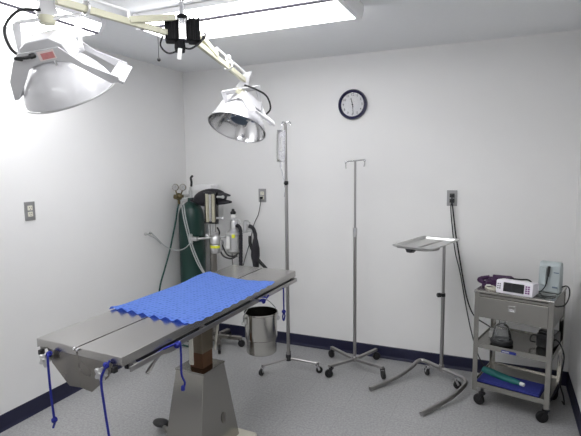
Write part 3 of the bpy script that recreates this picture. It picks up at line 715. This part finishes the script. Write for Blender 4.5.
def tray():
    t = bmesh.new(); hw, hl = .142, .250
    def ring(ix, z, r, n=6):
        out = []
        for cx, cy, a0 in ((hw-ix-r, hl-ix-r, 0), (-hw+ix+r, hl-ix-r, PI/2), (-hw+ix+r, -hl+ix+r, PI), (hw-ix-r, -hl+ix+r, 1.5*PI)):
            for k in range(n+1): a = a0+PI/2*k/n; out.append(t.verts.new((cx+r*math.cos(a), cy+r*math.sin(a), z)))
        return out
    rs = [ring(.0, -.001, .035), ring(-.002, .003, .036), ring(.002, .006, .035), ring(.014, .006, .028), ring(.019, .002, .024), ring(.024, -.012, .020), ring(.030, -.014, .016)]
    rb = [ring(.004, .000, .034), ring(.016, .0, .027), ring(.021, -.006, .023), ring(.026, -.0155, .018)]
    for seq in (rs, [rs[0]]+rb):
        for a, b_ in zip(seq, seq[1:]):
            for i in range(len(a)): t.faces.new((a[i], a[(i+1) % len(a)], b_[(i+1) % len(a)], b_[i]))
    t.faces.new(rs[-1]); t.faces.new(rb[-1])
    bmesh.ops.recalc_face_normals(t, faces=t.faces)
    bm = BM(); _merge(bm, t, TRM); return bm
tro = thing('instrument_tray', 'rectangular stainless tray lying on the instrument stand', 'tray', (2.270, -.460, 1.026), -.27)
obj('pan', tray(), TRAYSTEEL, tro, world=True)
b = BM(); torus(b, .095, .007, X((2.262, -.50, 1.018), (0, 0, 0)), 28, 8); 
obj('tray_holder', b, TUBE, MS, world=True)
b = BM(); prism(b, [(-.06, 0), (.06, 0), (.02, -.028), (-.03, -.032)], .03, X((2.20, -.58, 1.026), (PI/2, 0, -.9)), bev=.004); obj('tray_clamp', b, DARKMETAL, MS, world=True)

# ------------------------------------------------------------------ steel cart
CT = thing('utility_cart', 'three-tier stainless steel cart with a drawer in the corner', 'cart', (2.860, -.392, 0), -.255)
CM = ROOTM[CT.name]
cw, cd = .2275, .205
for sx in (-1, 1):
    for sy in (-1, 1):
        b = BM(); x, y = sx*(cw-.0015), sy*(cd-.0015)
        box(b, (x, y-sy*.014, .428), (.003, .030, .655), bev=.0008); box(b, (x-sx*.014, y, .428), (.030, .003, .655), bev=.0008); obj('post', b, STEEL, CT)
        caster(CT, (sx*(cw-.040), sy*(cd-.025), 0), .036, 3.6+sx*.4+sy*.3, .115, DARKMETAL)
def shelf(name, z):
    b = BM(); box(b, (0, 0, z), (2*cw-.006, 2*cd-.006, .004), bev=.001)
    for sx in (-1, 1): box(b, (sx*(cw-.004), 0, z-.006), (.004, 2*cd-.008, .034), bev=.001)
    for sy in (-1, 1): box(b, (0, sy*(cd-.004), z-.006), (2*cw-.008, .004, .034), bev=.001)
    return obj(name, b, STEEL, CT)
b = BM(); box(b, (0, 0, .763), (2*cw+.008, 2*cd+.008, .016), bev=.005); obj('top', b, STEEL, CT)
mid = shelf('shelf', .415); low = shelf('shelf', .148)
b = BM(); box(b, (0, .0, .675), (2*cw-.012, .003, .148)); 
for sx in (-1, 1): box(b, (sx*(cw-.005), 0, .672), (.003, 2*cd-.01, .155))
box(b, (0, cd-.006, .672), (2*cw-.01, .003, .155)); box(b, (0, 0, .598), (2*cw-.01, 2*cd-.01, .003)); box(b, (0, -cd+.004, .743), (2*cw-.01, .004, .014)); obj('drawer_case', b, STEEL, CT)
b = BM(); box(b, (0, -cd-.002, .668), (2*cw-.056, .012, .130), bev=.003); dr = obj('drawer', b, STEEL, CT)
b = BM(); t = .004
for dx in (-.019, .019): box(b, (dx, -cd-.010, .685), (t, .006, .032), bev=.001)
for dz in (-.016, .016): box(b, (0, -cd-.010, .685+dz), (.042, .006, t), bev=.001)
box(b, (0, -cd-.008, .677), (.030, .006, .012), bev=.002); obj('recessed_pull', b, CHROME, dr)
b = BM(); box(b, (-.01, -cd-.0008, .402), (.085, .0015, .017)); obj('label_strip', b, BLUETAPE, mid, label='blue label strip on the shelf lip')
b = BM()
for i in range(6): box(b, (-.046+.007*i, -cd-.0018, .402), (.004, .0008, .008))
obj('label_print', b, LABELW, mid)
def cl(x, y, z): return CM @ V((x, y, z))
TOP = .771

# --- things on the cart
def item(name, label, cat, x, y, z, rz=0., group=None):
    return thing(name, label, cat, mtx=CM @ X((x, y, z), (0, 0, rz)))
mo = item('patient_monitor', 'white patient monitor with black screen on top of the cart', 'monitor', .012, -.150, TOP, -.06)
b = BM(); prism(b, [(-.068, 0), (.065, 0), (.065, .066), (-.045, .082), (-.060, .080), (-.072, .012)], .212, M4(((0, 0, 1, -.106), (1, 0, 0, 0), (0, 1, 0, .004), (0, 0, 0, 1))), bev=.005); obj('case', b, MONWHITE, mo)
SM = X((0, -.0655, .048), (math.radians(90-10), 0, 0))
b = BM(); box(b, (-.002, .0, .002), (.120, .056, .004), bev=.003, mtx=SM); sc = obj('screen', b, SCREEN, mo)
b = BM()
for i in range(2):
    for j in range(4): box(b, (.070+.014*i, -.02+.0125*j, .002), (.011, .009, .004), bev=.0015, mtx=SM)
obj('keypad', b, KEYPURPLE, mo)
b = BM()
for i in range(2):
    for j in range(3): box(b, (-.094+.012*i, -.012+.013*j, .002), (.008, .008, .003), bev=.0015, mtx=SM)
obj('side_keys', b, KEYDARK, mo)
b = BM()
for sx in (-1, 1):
    for sy in (-1, 1): cyl(b, (sx*.09, sy*.05, 0), (sx*.09, sy*.05, .006), .008)
obj('feet', b, BLACK, mo)

cu = item('pressure_cuff', 'folded purple pressure cuff behind the white monitor on the cart', 'cuff', -.130, -.015, TOP, .25)
b = BM(); pr = []
for k in range(4):
    w, l, zc = .085-.006*k, .20-.03*k, .009+.014*k
    box(b, (.01+.006*k, .006*k, zc), (l*1.15, w*1.15, .019), (0.02*k, .03*k, .12*k), .007)
tube(b, [(-.095, -.03, .02), (-.12, 0, .03), (-.105, .03, .035), (-.06, .035, .05)], .014, 10, radii=[.012, .017, .016, .01]); obj('folds', b, PURPLE, cu)
b = BM(); tube(b, [(.06, -.02, .06), (.12, -.01, .055), (.17, .02, .05), (.20, .06, .02), (.21, .08, .006)], .005); obj('hose', b, BLACK, cu)
le = item('sensor_lead', 'pale sensor lead coiled at the cart edge beside the monitor', 'cable', -.158, -.115, TOP, 0)
b = BM(); tube(b, [(.05, .02, .004), (.01, -.01, .004), (-.03, .005, .004), (-.035, .04, .004), (.0, .035, .009), (.03, .0, .010), (-.01, -.025, .006), (.03, -.04, .004), (.055, -.02, .004)], .004)
obj('lead', b, CREAMPL, le); b = BM(); box(b, (-.02, .028, .012), (.03, .014, .012), (0, 0, .6), .004); obj('sensor_clip', b, LABELW, le)

ph = item('doppler_unit', 'pale blue upright unit with handset cradle on the cart', 'medical device', .165, .03, TOP, -.10)
b = BM(); prism(b, [(-.045, 0), (.045, 0), (.040, .15), (.028, .188), (-.012, .188), (-.026, .165)], .122, M4(((0, 0, 1, -.064), (1, 0, 0, 0), (0, 1, 0, 0), (0, 0, 0, 1))), bev=.008); pbody = obj('case', b, PALEBLUE, ph)
b = BM(); tube(b, [(-.004, -.047, .10), (-.004, -.044, .13), (-.004, -.036, .165)], .007, 12, radii=[.005, .007, .008]); obj('probe', b, BLACK, ph)
b = BM(); box(b, (-.032, -.046, .10), (.034, .012, .11), (-.13, 0, 0), .006); box(b, (-.03, -.041, .135), (.026, .004, .022), (-.13, 0, 0)); obj('handset', b, PALEBLUE, ph)
b = BM(); box(b, (.040, -.045, .13), (.03, .004, .006), (-.13, 0, 0)); box(b, (.038, -.055, .04), (.03, .004, .01), (-.13, 0, 0), .001); obj('markings', b, SHIELD, ph)
b = BM(); tube(b, [(-.005, -.050, .10), (-.016, -.056, .04), (-.04, -.075, .006), (-.075, -.09, .005), (-.08, -.135, .005), (-.02, -.165, .005), (.045, -.15, .005), (.06, -.11, .005)], .003)
obj('coiled_cable', b, BLACK, ph)
b = BM(); tube(b, [(.055, .02, .03), (.085, .01, .045), (.110, -.02, .035), (.120, -.06, -.005), (.110, -.10, -.045), (.085, -.125, -.055), (.068, -.12, -.06)], .004); obj('power_lead', b, BLACK, ph)

# --- things on the middle shelf
SH = .418
ms = item('anesthesia_mask', 'clear cone-shaped mask with black rubber rim on the middle cart shelf', 'mask', -.080, -.105, SH)
b = BM(); lathe(b, [(.059, .022), (.057, .05), (.050, .085), (.041, .112), (.030, .124), (.020, .128), (.020, .146), (.017, .146), (.017, .125), (.028, .121), (.038, .110), (.047, .083), (.054, .049), (.056, .022)], None, 36); obj('cone', b, SMOKEPL, ms)
b = BM(); lathe(b, [(.030, .0), (.062, 0), (.070, .008), (.070, .020), (.063, .028), (.050, .028), (.046, .016), (.030, .010), (.030, 0)], None, 36); obj('rubber_rim', b, BLACK, ms)
vl = item('metal_cap', 'small grey metal cap beside the clear mask on the middle shelf', 'cap', -.160, -.015, SH)
b = BM(); lathe(b, [(0, 0), (.025, 0), (.025, .032), (.018, .040), (.018, .055), (0, .057)], None, 24); obj('body', b, ALU, vl)
bx = item('charger_box', 'black charger box with cables at the wall side of the middle cart shelf', 'charger', .166, .03, SH, -.1)
b = BM(); box(b, (0, 0, .045), (.105, .15, .09), (0, 0, 0), .012); box(b, (-.01, -.02, .095), (.07, .08, .02), (0, .1, 0), .008); obj('case', b, BLACKGLOSS, bx)
b = BM(); tube(b, [(-.03, -.07, .08), (-.07, -.09, .075), (-.085, -.07, .03), (-.06, -.05, .02)], .0045); tube(b, [(.05, -.03, .06), (.085, -.06, .045), (.115, -.085, -.02), (.10, -.07, -.15), (.085, -.02, -.23), (.09, .05, -.33), (.085, .10, -.405), (.06, .15, -.412)], .0045); obj('lead', b, BLACK, bx)

# --- things on the bottom shelf
SB = .151
bt = item('folded_towel', 'folded royal blue cloth lying on the bottom cart shelf', 'towel', -.020, -.095, SB, -.02)
b = BM()
for k, (w, d, x, r) in enumerate(((.375, .17, 0, 0), (.365, .165, .003, .02))): box(b, (x, .004*k, .006+.008*k), (w, d, .011), (.01*k, 0, r), .005, seg=3)
obj('folds', b, CUFFBLUE, bt)
gt = item('green_tube', 'green rubber tube with a white end cap lying on folded blue cloth', 'tube', -.055, -.085, SB+.022, -.06)
b = BM(); tube(b, [(-.155, .040, .013), (-.11, .025, .013), (-.03, .0, .013), (.06, -.022, .013), (.105, -.03, .013)], .018, 14, radii=[.022, .026, .025, .020, .013], flat=.62); obj('sleeve', b, GREENTUBE, gt)
b = BM(); cyl(b, (.100, -.029, .012), (.128, -.036, .012), .012, bev=.003); obj('end_cap', b, LABELW, gt)

# ------------------------------------------------------------------ oxygen cylinder
OX = thing('oxygen_cylinder', 'tall dark green oxygen cylinder with brass regulator in the room corner', 'gas cylinder', (.183, -.20, 0))
b = BM(); r = .115; lathe(b, [(0, .0), (r-.012, 0), (r, .012), (r, 1.10), (r*.97, 1.15), (r*.88, 1.195), (r*.70, 1.232), (r*.42, 1.256), (.03, 1.268), (.026, 1.30), (0, 1.30)], None, 40); obj('body', b, OXGREEN, OX)
b = BM(); cyl(b, (0, 0, 1.295), (0, 0, 1.365), .017); cyl(b, (0, 0, 1.32), (-.04, -.06, 1.325), .012); cyl(b, (0, 0, 1.365), (0, 0, 1.395), .010); obj('valve', b, ALU, OX)
b = BM(); tube(b, [(.01, 0, 1.40), (.014, 0, 1.44), (.012, -.005, 1.475), (.035, -.012, 1.495)], .010, 10); obj('valve_handle', b, BLACK, OX)
RC = V((.120-.183, -.09, 1.315))
b = BM(); ball(b, RC, .033, (1.1, .8, 1)); cyl(b, RC, RC+V((0, 0, -.065)), .012); cyl(b, RC+V((-.045, 0, .005)), RC+V((.045, 0, .005)), .014); cyl(b, RC+V((-.02, 0, .02)), RC+V((-.026, -.004, .055)), .006); cyl(b, RC+V((.025, 0, .02)), RC+V((.045, -.004, .055)), .006); cyl(b, RC+V((0, -.02, 0)), RC+V((0, -.05, 0)), .02)
rg = obj('regulator', b, BRASS, OX)
for dx in (-.028, .050):
    c = RC+V((dx, -.005, .082)); n = V((.35, -.93, 0.05)).normalized()
    b = BM(); cyl(b, c-n*.010, c+n*.008, .030, bev=.003, n=28); g = obj('gauge', b, BRASS, rg)
    b = BM(); cyl(b, c+n*.008, c+n*.0095, .0265, n=28); 
    beam(b, c+n*.0102, c+n*.0102+V((.008, 0, .012)), .002, .0008, 0, mi=1)
    o = obj('gauge_dial', b, [GAUGEW, INK], rg)
b = BM(); tube(b, [V(q)-V((.183, -.20, 0)) for q in ((.12, -.29, 1.26), (.105, -.295, 1.20), (.085, -.297, 1.10), (.056, -.305, .98), (.040, -.34, .84), (.034, -.41, .69), (.032, -.485, .54), (.045, -.53, .35), (.10, -.52, .12), (.25, -.42, .015), (.40, -.33, .012))], .0075); obj('hose', b, HOSEGREEN, OX)

# wall gas hoses
GH = thing('gas_hose', 'pale thin hose looping from the wall ports to the anesthesia machine', 'hose', (0, -.58, 1.022))
for y in (-.608, -.552):
    b = BM(); cyl(b, (0, y, 1.022), (.014, y, 1.022), .012, bev=.003); cyl(b, (.014, y, 1.022), (.028, y, 1.020), .006); obj('wall_port', b, ALU, GH, world=True)
b = BM(); tube(b, [(.026, -.552, 1.02), (.04, -.51, .975), (.055, -.45, .91), (.075, -.38, .862), (.13, -.335, .845), (.20, -.325, .87), (.262, -.32, .93)], .0045); tube(b, [(.026, -.608, 1.02), (.035, -.58, 1.00), (.04, -.53, .975), (.05, -.47, .918)], .004); obj('tubing', b, TUBING, GH, world=True)

# ------------------------------------------------------------------ anesthesia machine
AM = thing('anesthesia_machine', 'anesthesia machine with flow tubes, black hoses and bags behind the operating table', 'anesthesia machine', (.47, -.27, 0))
Y = -.30
def ob(n, b, m, p=AM, **k): return obj(n, b, m, p, world=True, **k)
b = BM(); cyl(b, (.448, -.27, .06), (.448, -.27, 1.10), .030, bev=.003); cyl(b, (.448, -.27, .05), (.448, -.27, .10), .05, bev=.006); ob('column', b, DULLSTEEL)
for a in (.25, 1.50, 2.78, 4.04, 5.30):
    q = V((.448+.24*math.cos(a), -.27+.19*math.sin(a), 0))
    b = BM(); beam(b, (.448, -.27, .085), (q.x, q.y, .078), .04, .03, .004); ob('leg', b, DULLSTEEL)
    caster(AM, q-V((.47, -.27, 0)), .032, a, .08, DARKMETAL)
# top tray and box
b = BM(); box(b, (.285, -.110, 1.390), (.185, .12, .055), bev=.006); ob('top_box', b, WHITE)
b = BM(); box(b, (.445, -.235, 1.22), (.075, .05, .25), bev=.01); ob('head_block', b, DULLSTEEL)
# flow meter
b = BM(); 
for x in (.403, .460, .513): box(b, (x, Y, 1.225), (.008, .03, .262), bev=.002)
for z in (1.100, 1.350): box(b, (.458, Y, z), (.126, .034, .022), bev=.003)
box(b, (.458, Y+.02, 1.225), (.11, .006, .25)); fm = ob('flowmeter', b, BLACKGLOSS)
for x in (.428, .488):
    b = BM(); cyl(b, (x, Y-.008, 1.105), (x, Y-.008, 1.345), .0165, n=20); ob('flow_tube', b, FLOWGLASS, fm)
b = BM(); box(b, (.458, Y-.012, 1.225), (.020, .006, .235), bev=.001); ob('scale_plate', b, ALU, fm)
b = BM()
for x, z in ((.535, 1.14), (.545, 1.32)): cyl(b, (x-.02, Y-.005, z), (x+.045, Y-.01, z), .010, bev=.002); cyl(b, (x+.03, Y-.01, z), (x+.05, Y-.01, z), .014, bev=.003)
ob('flow_knob', b, ALU, fm)
# bag over the top
b = BM()
t = BM(); ball(t, (0, 0, 0), 1, (.165, .060, .086), n=28)
for v in t.verts: v.co.z = v.co.z*(1.0 if v.co.z > 0 else .8); v.co.x += .02*v.co.z
bmesh.ops.transform(t, matrix=X((.415, -.245, 1.300), (0, -.10, .05)), verts=t.verts); _merge(b, t)
tube(b, [(.30, -.255, 1.288), (.26, -.255, 1.280), (.215, -.255, 1.285)], .02, 12, radii=[.034, .02, .010], flat=.7)
tube(b, [(.48, -.255, 1.325), (.56, -.255, 1.335), (.625, -.255, 1.330)], .02, 12, radii=[.04, .022, .007], flat=.7)
tube(b, [(.50, -.255, 1.27), (.57, -.255, 1.275), (.635, -.255, 1.275)], .02, 12, radii=[.028, .024, .010], flat=.7)
ob('reservoir_bag', b, CLOTHBLACK, label='black rubber bag laid over the flow tubes')
# pipes under the flow meter
b = BM()
for x, r_ in ((.435, .009), (.462, .012), (.485, .008)): cyl(b, (x, Y, .985), (x, Y, 1.10), r_)
tube(b, [(.27, Y-.03, .952), (.35, Y-.02, .957), (.46, Y, .968), (.60, Y, .985)], .011, 12, smooth=False); tube(b, [(.40, Y, .99), (.44, Y, .96), (.47, Y, .93)], .010)
cyl(b, (.265, Y-.035, .915), (.265, Y-.035, .995), .017, bev=.003); box(b, (.30, Y-.03, .955), (.075, .05, .034), bev=.008)
ob('manifold', b, ALU)
b = BM(); tube(b, [(.515, Y, 1.06), (.535, Y, 1.02), (.525, Y, .985)], .007); ob('manifold_lead', b, BLACK)
# vaporizer
b = BM(); lathe(b, [(0, .845), (.040, .845), (.046, .855), (.046, .905), (.040, .915), (.048, .925), (.048, .965), (.036, .985), (.026, .995), (.026, 1.02), (0, 1.022)], X((.515, Y-.03, 0)), 28); vp = ob('vaporizer', b, ALU)
b = BM(); lathe(b, [(.0463, .890), (.0472, .890), (.0472, .912), (.0463, .912)], X((.515, Y-.03, 0)), 28); ob('label_band', b, YELLOW, vp, label='yellow label band')
b = BM(); cyl(b, (.565, Y-.02, .87), (.565, Y-.02, .945), .02, bev=.004); cyl(b, (.565, Y-.02, .945), (.565, Y-.02, .96), .012); ob('filler', b, GREYPL, vp)
# absorber canister
b = BM(); lathe(b, [(0, .852), (.05, .852), (.064, .862), (.066, .875), (.060, .88), (.060, 1.005), (.066, 1.01), (.066, 1.025), (.05, 1.04), (.036, 1.055), (.036, 1.10), (.030, 1.125), (.022, 1.13), (.022, 1.15), (0, 1.15)], X((.682, Y, 0)), 32); ac = ob('absorber_canister', b, ALU)
b = BM(); box(b, (.655, Y-.059, .945), (.048, .003, .10), (0, 0, -.42)); ob('canister_label', b, LABELW, ac)
b = BM(); box(b, (.705, Y-.057, 1.0), (.028, .012, .03), (0, 0, .35), .003); ob('yellow_tag', b, YELLOW, ac)
b = BM(); lathe(b, [(0, 1.15), (.022, 1.15), (.022, 1.165), (.020, 1.166), (.020, 1.18), (0, 1.18)], X((.675, Y, 0)), 24); ob('valve_collar', b, LABELW, ac)
b = BM(); lathe(b, [(0, 1.178), (.022, 1.178), (.024, 1.195), (.014, 1.205), (.010, 1.222), (0, 1.224)], X((.675, Y, 0)), 24); ob('relief_cap', b, BLACK, ac)
b = BM(); tube(b, [(.70, Y, 1.13), (.735, Y, 1.125), (.745, Y, 1.095)], .008); tube(b, [(.62, Y, .985), (.66, Y, .985), (.74, Y, 1.02), (.81, Y, 1.045), (.875, Y, 1.045)], .012, 12); cyl(b, (.79, Y, 1.03), (.80, Y, 1.13), .024, bev=.006); cyl(b, (.772, Y, 1.10), (.83, Y, 1.10), .018); tube(b, [(.80, Y, 1.06), (.83, Y, 1.075), (.86, Y, 1.06), (.87, Y, 1.03)], .010)
ob('breathing_pipe', b, ALU)
def corrugated(pts, r, bulge=None):
    bm = BM(); P = smooth_path(pts, 14)
    tube(bm, P, r, 12, smooth=False, radii=bulge or [r*(1+.10*math.sin(i*1.9)) for i in range(len(P))]); return bm
ob('breathing_hose', corrugated([(.695, Y-.01, 1.078), (.725, Y-.01, 1.082), (.745, Y-.01, 1.05), (.748, Y-.01, .97), (.745, Y-.01, .88), (.742, Y-.01, .76), (.735, Y+.02, .62), (.65, Y+.05, .56)], .016), CLOTHBLACK)
ob('breathing_hose', corrugated([(.830, Y-.01, 1.085), (.862, Y-.01, 1.072), (.882, Y-.01, 1.03), (.886, Y-.01, .99), (.884, Y-.01, .95)], .016), CLOTHBLACK)
b = BM(); tube(b, [(.885, Y-.01, .99), (.885, Y-.01, .95), (.884, Y-.01, .90), (.882, Y-.01, .84), (.884, Y-.01, .78), (.886, Y-.01, .70), (.887, Y-.01, .66)], .03, 18, radii=[.016, .026, .036, .038, .028, .022, .016], flat=.75); ob('breathing_bag', b, CLOTHBLACK)
b = BM(); tube(b, [(.83, Y, 1.00), (.832, Y, .93), (.865, Y, .86), (.915, Y-.01, .80), (.965, Y-.01, .752), (1.0, Y, .70), (.98, Y+.02, .62)], .014, 12); ob('breathing_hose', b, BLACK)
b = BM(); tube(b, [(.565, Y-.02, .955), (.585, Y-.03, .90), (.635, Y-.04, .835), (.70, Y-.03, .83), (.735, Y-.02, .87)], .007); tube(b, [(.55, Y-.02, .86), (.59, Y-.03, .82), (.66, Y-.03, .805), (.715, Y-.02, .83)], .007); ob('sample_line', b, BLACK)
b = BM()
for dx in (0, .022): tube(b, [(.20+dx, -.36, 1.255), (.215+dx, -.36, 1.14), (.245+dx, -.355, 1.0), (.275+dx, -.35, .88), (.335+dx, -.345, .74), (.40+dx*.5, -.32, .62)], .0055)
tube(b, [(.20, -.36, 1.255), (.21, -.35, 1.29), (.24, -.33, 1.31)], .0055)
ob('supply_hose', b, TUBING)
b = BM(); tube(b, [(.655, Y, .85), (.655, Y, .78), (.65, Y+.02, .62)], .004); ob('drain_line', b, BLACK)

# ------------------------------------------------------------------ camera, world, colour
cam = bpy.data.cameras.new('camera'); co = bpy.data.objects.new('camera', cam); COL.objects.link(co)
cam.sensor_fit = 'HORIZONTAL'; cam.sensor_width = 36; cam.lens = 481.383*36/581; cam.clip_start = .05
R = M4((CR, CU, -CF)).transposed().to_4x4(); R.translation = V((2.72772, -3.77143, 1.58544)); co.matrix_world = R
S.camera = co
w = bpy.data.worlds.new('world'); S.world = w; w.use_nodes = True
w.node_tree.nodes['Background'].inputs[0].default_value = (.8, .85, .9, 1); w.node_tree.nodes['Background'].inputs[1].default_value = .15
vs = S.view_settings; vs.view_transform = 'Standard'; vs.look = 'None'; vs.gamma = 1; vs.use_curve_mapping = False; vs.exposure = 0.0
